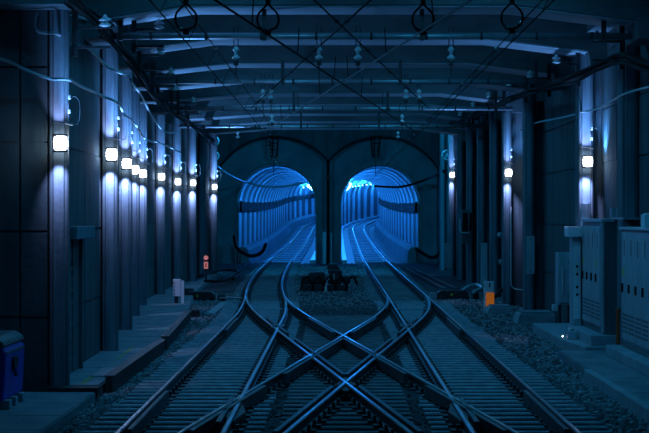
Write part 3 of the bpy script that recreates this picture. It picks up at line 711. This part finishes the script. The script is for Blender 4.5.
# ------------------------------------------------------------------ pier pole and the machinery at its foot
po = thing('pier_post', 'black steel post standing before the pier between the bores', 'post', (-.46,103.2,-.3))
MB().tube([(-.46,103.2,-.3),(-.46,103.2,5.2)], .085, 8).build('post', M['black'], po)
MB().box(-.74,-.56,103.0,103.1,-.2,1.45).build('plate', M['galv'], po)
MB().tube([(-.30,103.0,-.2),(-.30,103.0,1.4)], .045, 6).build('conduit', M['galv'], po)
MB().lathe([(.0,-.12),(.14,-.08),(.14,.08),(0,.12)], (-.46,103.1,4.25), 10, 'y').build('junction_box', M['iron'], po)
mc = thing('trackside_machinery', 'heap of dark machinery and hoses between the tracks before the pier', 'machinery', (-.42,67.5,-.27))
MB().box(-1.15,.32,67.0,68.0,-.27,.0).build('base_frame', M['iron'], mc, bevel=.03)
MB().box(-.95,-.42,67.1,67.9,.0,.42).build('motor_box', M['iron'], mc, bevel=.05)
MB().box(-.30,.16,67.05,67.9,.0,.50).build('gear_box', M['iron'], mc, bevel=.05)
MB().prism([(-.35,.5),(.1,.5),(0,.68),(-.28,.68)], 'y', 67.2, 67.8).build('hood', M['iron'], mc)
MB().lathe([(.12,0),(.16,.03),(.16,.5),(.12,.53)], (-1.05,67.2,.14), 12, 'y').build('drum', M['iron'], mc)
MB().lathe([(.11,0),(.15,.03),(.15,.5),(.11,.53)], (.30,67.2,.14), 12, 'y').build('drum', M['iron'], mc)
for x in (-.28,-.10):
    MB().box(x-.03,x+.03,67.0,67.06,.15,.36).build('bracket', M['galv'], mc)
MB().box(-.42,-.33,66.85,66.95,-.27,.05).build('marker_stub', M['white'], mc)
for k in range(5):
    x = -1.2+.38*k
    MB().tube(spline([(x,66.95,-.2),(x+.05,66.8,.12),(x+.22,66.8,.28),(x+.36,66.9,.0)], 5), .035, 6).build('hose', M['black'], mc)

# ------------------------------------------------------------------ things on the ballast, left
b = P(181.8,307,53.9)
mk = thing('marker_post', 'white marker board on a post beside the left walkway', 'marker', (b.x,b.y,-.23))
MB().box(b.x-.02,b.x+.06,b.y,b.y+.05,-.23,.56).build('post', M['white'], mk, bevel=.006)
MB().box(b.x-.24,b.x-.03,b.y-.03,b.y+.16,.14,.60).build('board', M['white'], mk, bevel=.01)
MB().box(b.x-.20,b.x-.10,b.y+.02,b.y+.12,-.23,.14).build('leg', M['iron'], mk)
for k in range(4): MB().box(b.x-.22,b.x-.19,b.y-.045,b.y-.03,.19+.1*k,.23+.1*k).build('bolt', M['galv'], mk)
b = P(206,284,73)
sg = thing('dwarf_signal', 'small pink disc marker above a pink plate at the far left', 'signal', (b.x,b.y,-.2))
MB().box(b.x-.03,b.x+.03,b.y,b.y+.05,-.2,1.0).build('post', M['iron'], sg)
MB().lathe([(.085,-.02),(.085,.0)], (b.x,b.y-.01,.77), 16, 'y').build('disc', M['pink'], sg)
MB().lathe([(.11,0),(.11,.03)], (b.x,b.y-.005,.77), 16, 'y').build('backing', M['black'], sg)
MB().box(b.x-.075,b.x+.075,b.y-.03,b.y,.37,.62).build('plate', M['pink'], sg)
MB().box(b.x-.022,b.x+.022,b.y-.04,b.y-.03,.42,.57).build('stripe', M['red'], sg)
def point_machine(x, Y, label):
    o = thing('point_machine', label, 'machine', (x,Y,-.25), 'point machines')
    MB().prism([(x-.55,-.25),(x+.45,-.25),(x+.42,-.02),(x+.3,.06),(x-.42,.06),(x-.52,-.02)], 'y', Y-.2, Y+.25).build('case', M['iron'], o, bevel=.02)
    MB().box(x-.75,x-.55,Y-.12,Y+.15,-.22,-.02).build('motor', M['kerb'], o, bevel=.02)
    MB().lathe([(.09,0),(.11,.03),(.11,.2),(.08,.24)], (x+.5,Y,-.12), 10, 'x').build('gland', M['iron'], o)
    MB().box(x-.12,x-.06,Y-.22,Y-.2,-.1,-.04).build('lock', M['sticker'], o)
    return o
pm = point_machine(-4.05, 59.5, 'low dark point machine on the ballast beyond the white marker')
MB().tube([(-3.5,59.4,-.14),(-2.75,59.4,-.14)], .03, 6).build('drive_rod', M['galv'], pm)
pm = point_machine(3.55, 60.5, 'low dark point machine beside the right track')
MB().tube([(4.1,60.4,-.14),(2.75,60.4,-.14)], .03, 6).build('drive_rod', M['galv'], pm)
o = MB().box(-4.75,-4.45,62.0,62.3,-.23,.05).build('junction_box', M['iron'], None, bevel=.03, origin=(-4.6,62.1,-.23)); tag(o, 'small dark junction box on the ballast below the pink marker', 'box')
pb = MB().prism([(-3.35,51.0),(-3.12,51.0),(-3.16,57.5),(-3.36,57.5)], 'z', -.235, -.17).build('concrete_plank', M['kerb'], None, bevel=.01, origin=(-3.25,54,-.235)); tag(pb, 'pale concrete plank lying on ballast beside the left track', 'plank')
o = MB().prism([(-3.62,49.6),(-3.40,49.6),(-3.62,52.2),(-3.80,52.2)], 'z', -.235, -.02).build('trough_block', M['iron'], None, bevel=.02, origin=(-3.6,50.5,-.235)); tag(o, 'dark trough block at the end of the walkway channels', 'trough')
# cables crossing the ballast near the left bore
cable('ground_cable', 'black cable looping over the ground before the left bore', [P(196,277,74),P(212,272,80),P(228,270,84),P(240,273,80),P(233,279,73)], .05, 'black')
cable('ground_cable', 'second black cable lying towards the left bore', [P(205,281,71),P(225,280,73),P(243,268,86),P(250,262,95)], .05, 'black')
def rod(name, label, a, b_, r, m):
    o = MB().tube([a, b_], r, 6).build(name, M[m], None, origin=tuple(a)); tag(o, label, 'rail bar'); return o
MB_ = MB().sweep([(3.55,66,-.12),(3.15,92,-.12)], [(-.06,-.14),(.06,-.14),(.05,.03),(-.05,.03)]).build('spare_rail', M['railside'], None, origin=(3.5,66,-.25)); tag(MB_, 'spare rail lying on the ballast beside the right track', 'rail')
MB_ = MB().sweep([(3.95,66,-.12),(3.45,92,-.12)], [(-.06,-.14),(.06,-.14),(.05,.03),(-.05,.03)]).build('spare_rail', M['railside'], None, origin=(3.9,66,-.25)); tag(MB_, 'second spare rail lying nearer the right wall', 'rail')

# ------------------------------------------------------------------ right side: walkway, kerbs, cabinets
wr = struct(MB().box(3.92, 5.24, -10, 35.6, -.4, -.10).build('floor_right_walkway', M['walk']))
for k in range(11): MB().box(3.94,4.84,35.6-1.7*(k+1)+.02,35.6-1.7*k-.02,-.105,-.08).build('slab', M['walk'], wr)
kb = thing('walkway_kerb', 'long pale kerb edging the right walkway', 'kerb', (3.86,25,-.4))
for a, b_ in zip(frange(14,30.8,2.1), frange(14,30.8,2.1)[1:]):
    MB().box(3.80,3.92,a+.01,b_-.01,-.4,-.04).build('kerb_stone', M['kerb'], kb, bevel=.012)
pl1 = thing('cabinet_plinth', 'concrete plinth under the tall cabinet row nearest the right edge', 'plinth', (4.8,31,-.1))
MB().box(4.62,5.2,27.5,34.4,-.08,.10).build('plinth_block', M['kerb'], pl1, bevel=.015)
pl2 = thing('cabinet_plinth', 'stepped concrete plinth under the grey cabinet below the right lamp', 'plinth', (4.8,38,-.1))
MB().prism([(4.42,35.7),(5.2,35.7),(5.2,43.5),(4.25,43.5),(4.25,38.2)], 'z', -.26, -.02).build('plinth_block', M['kerb'], pl2, bevel=.015)
MB().box(4.55,5.2,35.9,39.7,-.02,.17).build('upper_step', M['kerb'], pl2, bevel=.01)
# cabinet B: a row of doors facing the tracks
def door_row(o, xf, y0, y1, n, z0, z1, m='cab'):
    wd = (y1-y0)/n
    for k in range(n):
        a = y0+wd*k+.012; b_ = y0+wd*(k+1)-.012
        d = MB().box(xf-.03,xf,a,b_,z0,z1).build('door', M[m], o, bevel=.006)
        MB().box(xf-.055,xf-.03,a+wd*.72,a+wd*.84,z0+(z1-z0)*.44,z0+(z1-z0)*.52).build('handle', M['black'], d)
        for q in range(5): MB().box(xf-.036,xf-.029,a+.06,b_-.08,z0+.12+.07*q,z0+.155+.07*q).build('louvre', M['cabd'], d)
        if k in (0, n-1): MB().box(xf-.034,xf-.029,a+wd*.55,a+wd*.8,z0+(z1-z0)*.60,z0+(z1-z0)*.66).build('sticker', M['sticker'], d)
        MB().box(xf-.036,xf-.029,a+wd*.5,a+wd*.56,z0+(z1-z0)*.78,z0+(z1-z0)*.93).build('vent', M['cabd'], d)
cb = thing('equipment_cabinet', 'long pale cabinet with a row of doors at the right edge', 'cabinet', (4.95,31,.10))
MB().box(4.86,5.18,28.6,34.0,.10,2.08).build('body', M['cab'], cb, bevel=.01)
MB().box(4.80,5.2,28.55,34.06,2.08,2.13).build('top_cover', M['cab'], cb, bevel=.008)
MB().box(4.84,5.18,28.6,34.0,.10,.2).build('base_rail', M['cabd'], cb)
door_row(cb, 4.86, 28.7, 33.95, 7, .24, 2.04)
ca = thing('equipment_cabinet', 'tall grey cabinet with louvred doors below the right lamp', 'cabinet', (4.95,37.5,.17))
MB().box(4.80,5.16,36.1,39.05,.17,2.20).build('body', M['cabd'], ca, bevel=.01)
MB().box(4.76,5.18,36.06,39.08,2.20,2.26).build('top_cover', M['cab'], ca, bevel=.008)
door_row(ca, 4.80, 36.3, 38.9, 4, .30, 2.12)
MB().box(4.775,4.82,36.08,36.2,.2,2.2).build('corner_post', M['cab'], ca)
cs = thing('control_box', 'narrow pale control box left of the tall grey cabinet', 'cabinet', (4.68,39.1,.10))
MB().box(4.60,4.78,39.1,39.6,.17,1.90).build('body', M['cab'], cs, bevel=.01)
MB().box(4.62,4.76,39.07,39.1,.3,1.8).build('door', M['white'], cs, bevel=.004)
for z in (1.15,1.3,.75,.9): MB().box(4.67,4.71,39.05,39.07,z,z+.05).build('latch', M['black'], cs)
MB().box(4.50,4.79,38.95,39.6,1.90,2.1).build('head_box', M['white'], cs, bevel=.01)
MB().tube([(4.86,39.1,2.0),(4.86,39.1,2.55)], .1, 10).build('conduit', M['cab'], cs)
sm = thing('wall_cabinet', 'small square grey cabinet with a vertical handle beyond the control box', 'cabinet', (5.0,44,.1))
MB().box(4.86,5.18,44,44.5,.35,1.5).build('body', M['cab'], sm, bevel=.012)
MB().box(4.89,5.15,43.97,44.0,.4,1.45).build('door', M['cab'], sm, bevel=.005)
MB().tube([(4.96,43.95,.6),(4.96,43.93,.9),(4.96,43.95,1.2)], .014, 6).build('handle', M['white'], sm)
for z in (.5,1.25): MB().box(5.1,5.14,43.94,43.97,z,z+.1).build('hinge', M['black'], sm)
for x in (4.9,5.1): MB().box(x,x+.04,44.1,44.4,-.25,.35).build('leg', M['iron'], sm)
sh = thing('wall_shelf', 'steel wall shelf above the tall cabinets on the right', 'shelf', (5.0,35,2.25))
MB().box(4.92,5.22,34.4,35.9,2.25,2.29).build('board', M['galv'], sh)
for a in (34.5,35.8): MB().prism([(4.95,2.25),(5.22,2.25),(5.22,2.0)], 'y', a-.02, a+.02).build('bracket', M['iron'], sh)
for k, (px, lb) in enumerate(((613,'leftmost of four small boxes on the right wall shelf'),(619.5,'second of four small boxes on the right wall shelf'),(626,'third of four small boxes on the right wall shelf'),(632.5,'rightmost of four small boxes on the right wall shelf'))):
    Y = 35.7-.25*k; x = (px-CX)*Y/F
    o = thing('relay_box', lb, 'box', (x,Y,2.29), 'small boxes on the right wall shelf')
    MB().box(x-.045,x+.045,Y-.09,Y+.09,2.29,2.45).build('case', M['cab'], o, bevel=.008); MB().box(x-.03,x+.03,Y-.05,Y+.05,2.45,2.465).build('cap', M['cabd'], o)
o = thing('paper_box', 'pale box on top of the door-row cabinet at the right edge', 'box', (4.98,31.8,2.13)); 
MB().box(4.86,5.14,31.6,32.0,2.13,2.34).build('case', M['white'], o, bevel=.01); MB().box(4.9,5.1,31.62,31.98,2.34,2.36).build('lid', M['white'], o)
rp = thing('hose_post', 'red-orange post standing between the two tall right cabinets', 'post', (4.86,34.6,-.08))
MB().tube([(4.86,34.6,-.08),(4.86,34.6,.66)], .035, 10).build('post', M['red'], rp); MB().lathe([(.05,0),(.05,.04),(.02,.06)], (4.86,34.6,.66), 10).build('cap', M['red'], rp)
MB().lathe([(.08,0),(.07,.03)], (4.86,34.6,-.08), 10).build('base', M['iron'], rp)
# orange marker
b = P(489,309,52.8)
om = thing('orange_marker', 'orange and white marker box on the ballast right of the tracks', 'marker', (b.x,b.y,-.24))
MB().box(b.x-.13,b.x+.13,b.y,b.y+.18,-.24,.58).build('case', M['white'], om, bevel=.01)
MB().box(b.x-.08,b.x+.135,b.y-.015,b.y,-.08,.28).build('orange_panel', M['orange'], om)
MB().box(b.x-.08,b.x+.135,b.y-.012,b.y,-.22,-.09).build('lower_panel', mat('pale_orange_added_glow',(.95,.5,.3),None,.5,emit=(1,.3,.1),estr=.3), om)  # lower panel gets an added glow too
MB().box(b.x+.0,b.x+.03,b.y-.02,b.y,.42,.54).build('mark', M['black'], om)
# low concrete troughs
for (x0,x1,Y,zz,lb) in ((4.28,5.1,46.8,.02,'pale concrete trough block below the right wall, nearer one'),(3.95,4.55,51.8,-.06,'low pale concrete block right of the orange marker')):
    o = thing('trough_block', lb, 'block', (x0,Y,-.25), 'concrete trough blocks on the right')
    MB().prism([(x0-.08,-.25),(x1,-.25),(x1,zz),(x0,zz)], 'y', Y, Y+1.1).build('block', M['kerb'], o, bevel=.015)
    MB().box(x0+.05,x1-.05,Y+.05,Y+1.05,zz,zz+.04).build('cover', M['walk'], o, bevel=.008)
for k, (px,py,lb) in enumerate(((556,309,'small white box on the concrete trough by the right wall'),(573,323,'white block at the foot of the narrow control box'),(572,329,'pale blue block below the white block by the control box'))):
    Y = (47.3,38.8,37.8)[k]; q = P(px,py,Y); z0 = (.06,-.02,-.02)[k]
    o = thing('cable_box', lb, 'box', (q.x,Y,z0)); MB().box(q.x-.09,q.x+.09,Y-.1,Y+.1,z0,z0+.16).build('case', M['white' if k < 2 else 'cab'], o, bevel=.012); MB().box(q.x-.03,q.x+.03,Y-.05,Y+.05,z0+.16,z0+.18).build('knob', M['cabd'], o)
o = thing('ballast_lamp', 'tiny white lamp set on the plinth face below the right cabinets', 'lamp', (4.4,38.1,.0))
q = P(554,334,38.05); MB().lathe([(.02,0),(.014,.02),(.0,.03)], (4.3,38.12,.02), 8, 'y').build('housing', M['galv'], o); MB().lathe([(.009,-.01),(.012,.0)], (4.3,38.11,.02), 8, 'y').build('lens', M['glass'], o)
cable('hose', 'pale hose lying in a heap before the right pillars', [P(462,291,62),P(468,287,63),P(476,285,64),P(482,288,62),P(474,292,60)], .06, 'cable')
cable('hose', 'black hose drooping behind the orange marker', [P(495,297,55),P(500,291,56),P(505,285,57),P(508,279,57.5)], .05, 'black')
# conduit on the middle right pillar
cable('conduit_pipe', 'thin pale conduit running down the middle right pillar', [P(511,207,55.8),P(511,240,55.8),P(511,280,55.8),P(512.5,287,55.8),P(518,289.5,55.8),P(528,289.5,55.5)], .018, 'white', n=4)
cable('conduit_pipe', 'thin dark conduit down the far right wall', [P(473,162,70),P(473,200,70),P(473,258,70)], .04, 'dcable', n=3)
# wall plates and boxes on the right wall
ep = thing('electrical_panel', 'dark electrical panel with pale pipe on far right wall', 'panel', (4.7,72,1.6))
MB().box(4.50,4.74,72.3,72.5,1.3,2.5).build('back_board', M['cabd'], ep, bevel=.01)
MB().box(4.54,4.72,72.22,72.3,1.75,2.42).build('screen', M['black'], ep)
MB().box(4.8,4.92,72.3,72.5,1.75,2.42).build('side_unit', M['black'], ep)
MB().tube(spline([(4.44,72.2,2.2),(4.44,72.2,1.85),(4.5,72.2,1.7),(4.76,72.2,1.68)],5), .028, 6).build('pipe', M['white'], ep)
for (px,py,lb) in ((500.5,235,'upper round fitting on the right wall left of the conduit'),(501.5,262,'lower round fitting on the right wall left of the conduit')):
    q = P(px,py,56.6); o = thing('wall_fitting', lb, 'fitting', (4.68,56.6,q.z), 'round fittings on the right wall')
    MB().lathe([(.09,0),(.08,-.05),(.03,-.07)], (q.x,56.7,q.z), 10, 'y').build('disc', M['galv'], o); MB().tube([(q.x,56.7,q.z),(4.9,56.72,q.z)], .02, 6).build('stub', M['galv'], o)
for (px,y0,y1,Y,ww,lb,m) in ((530.5,236,274,50.2,.1,'pale painted plate on the pillar right of the conduit','cab'),(448,243,268,82,.12,'pale upright plate low on the far right pillar','cab'),(484,243,284,62,.1,'pale upright plate behind the orange marker','cab')):
    a = P(px,y0,Y); b_ = P(px,y1,Y)
    o = thing('wall_plate', lb, 'plate', (a.x,Y,b_.z)); MB().box(a.x-ww,a.x+ww,Y-.05,Y-.01,b_.z,a.z).build('plate', M[m], o, bevel=.004)
    for z in (b_.z+.08, a.z-.08): MB().lathe([(.02,0),(.014,-.02)], (a.x,Y-.05,z), 6, 'y').build('bolt', M['iron'], o)

# ------------------------------------------------------------------ cables along the walls
cable('wall_cable', 'pale cable swagged across the nearest left pillar and lamp', [P(-12,56,27.6),P(0,59,27.6),P(12,63,27.6),P(28,71,27.6),P(50,78.5,27.7),P(68,79.5,27.8),P(80,86,30),P(100,95,32.8),P(118,103,33.3),P(124,114,36),P(131,119,38.9),P(138,128,42),P(146,139.5,48),P(160,143,54),P(180,152,64)], .022, 'cable', 'cables swagged along the left wall')
cable('wall_cable', 'pale cable high on the left wall, falling from the roof corner', [P(47,-3,27.5),P(56,6,28),P(66,13,29),P(80,17,31),P(90,22,33),P(100,33,34.5),P(112,44,36)], .022, 'cable', 'cables swagged along the left wall')
cable('wall_cable', 'pale cable hooked at the upper left and sagging along the pillars', [P(37,12,27.7),P(35,24,27.7),P(38,31,27.7),P(46,33,27.7),P(58,34,27.8),P(70,43.5,29.5),P(88,48,31.5),P(104,64,32.9),P(114,70,33.3),P(124,74.5,36),P(129,77,38.6),P(133,84,39),P(141,95,43),P(147,107,47),P(155,121,50.2),P(166,132,55),P(178,133,60)], .024, 'cable', 'cables swagged along the left wall')
cable('wall_cable', 'thin loop of cable beside the hooked cable at upper left', [P(38,16,27.8),P(36.5,26,27.8),P(41,32,27.8),P(48,33,27.8)], .02, 'dcable')
def bundle(name, label, pts, n, sp_, seedv):
    rnd = random.Random(seedv); o = thing(name, label, 'cables', tuple(pts[0]))
    for k in range(n):
        off = Vector((rnd.uniform(-sp_,sp_), 0, rnd.uniform(-sp_,sp_)))
        path = spline([Vector(p)+off+Vector((rnd.uniform(-.03,.03),0,rnd.uniform(-.05,.03))) for p in pts], 6)
        MB().tube(path, rnd.uniform(.018,.032), 6).build('cable', M['dcable' if k % 3 else 'black'], o, smooth=True)
    return o
bundle('cable_bundle', 'dark bundle of cables under the roof along the left wall', [P(60,-12,25),P(78,5,27.5),P(95,22,30),P(112,40,33),P(130,60,36.5),P(142,76,40.5),P(152,92,45),P(165,106,50.5),P(182,118,57),P(200,131,66),P(214,142,76)], 6, .08, 3)
bundle('cable_bundle', 'dark bundle of cables under the roof along the right wall', [P(668,72,27.5),P(645,66,30),P(622,57,33),P(600,65,35.2),P(578,76,37.6),P(552,85,42),P(528,93,47),P(508,100,52),P(490,108,57.5),P(466,118,66),P(446,126,75)], 7, .07, 5)
cable('wall_cable', 'pale cable sagging along the right wall past the bright lamp', [P(662,84,30),P(649,87,31),P(622,95,33.2),P(600,108,36),P(583,112,38.9),P(565,117,42),P(536,123,50),P(520,130,54)], .018, 'cable')
cable('wall_cable', 'dark cable sagging from the right roof corner', [P(668,70,30),P(648,68,31.5),P(634,66,32.6),P(622,58,33.3)], .045, 'black')
# brackets holding the bundles
def bracket(px, py, Y, h, side, label, group):
    q = P(px, py, Y); o = thing('cable_bracket', label, 'bracket', (q.x,Y,q.z), group)
    MB().box(q.x-.04,q.x+.04,Y-.04,Y+.04,q.z-h*.5,q.z+h*.5).build('post', M['iron'], o)
    for dz in (-.32*h,.05*h): MB().box(min(q.x,q.x-side*.5),max(q.x,q.x-side*.5),Y-.025,Y+.025,q.z+dz-.02,q.z+dz+.02).build('arm', M['iron'], o)
    x = q.x-side*.42; MB().lathe([(.02,.14),(.03,.11),(.09,.07),(.085,.05),(.03,.04),(.09,.0),(.085,-.02),(.02,-.04)], (x,Y,q.z+.1*h), 10).build('insulator', M['porc'], o, smooth=True)
gl = 'cable brackets under the left roof edge'
for px,py,Y,h,lb in ((75,30,28.0,.75,'cable bracket over the nearest left pillar'),(134,32,33.4,.75,'cable bracket at the first left beam end'),(139,57,39.0,.75,'cable bracket at the second left beam end'),(152,76,44.6,.7,'cable bracket at the third left beam end'),(158,92,50.2,.7,'cable bracket at the fourth left beam end'),(178,104,55.8,.7,'cable bracket at the fifth left beam end'),(186,115,61.4,.7,'cable bracket at the sixth left beam end')):
    bracket(px,py,Y,h,-1,lb,gl)
gr_ = 'cable brackets under the right roof edge'
for px,py,Y,h,lb in ((622,44,33.4,.85,'cable bracket at the first right beam end'),(578,66,39.0,.8,'cable bracket at the second right beam end'),(549,80,44.6,.75,'cable bracket at the third right beam end'),(526,88,50.2,.75,'cable bracket at the fourth right beam end'),(504,99,55.8,.75,'cable bracket at the fifth right beam end'),(487,108,61.4,.7,'cable bracket at the sixth right beam end'),(473,117,67,.7,'cable bracket at the seventh right beam end')):
    bracket(px,py,Y,h,1,lb,gr_)
# round horns hung beside the bores
for px,py,Y,lb in ((214,141,86,'upper round fitting beside the left bore'),(214,156,86,'lower round fitting beside the left bore'),(447,155,86,'round fitting above the far right lamp')):
    q = P(px,py,Y); o = thing('tension_wheel', lb, 'wheel', (q.x,Y,q.z-.25), 'round fittings beside the bores')
    ring = [(q.x+.2*math.cos(a),Y,q.z+.2*math.sin(a)) for a in [2*PI*i/20 for i in range(21)]]
    MB().tube(ring, .045, 6, cap=False).build('rim', M['galv'], o, smooth=True)
    for k in range(3):
        a = PI*k/3; MB().tube([(q.x-.2*math.cos(a),Y,q.z-.2*math.sin(a)),(q.x+.2*math.cos(a),Y,q.z+.2*math.sin(a))], .02, 5).build('spoke', M['galv'], o)
    MB().tube([(q.x,Y,q.z+.2),(q.x,Y,q.z+1.6)], .02, 5).build('hanger', M['iron'], o)

for o in list(sc.objects):
    if '_w' in o: del o['_w']
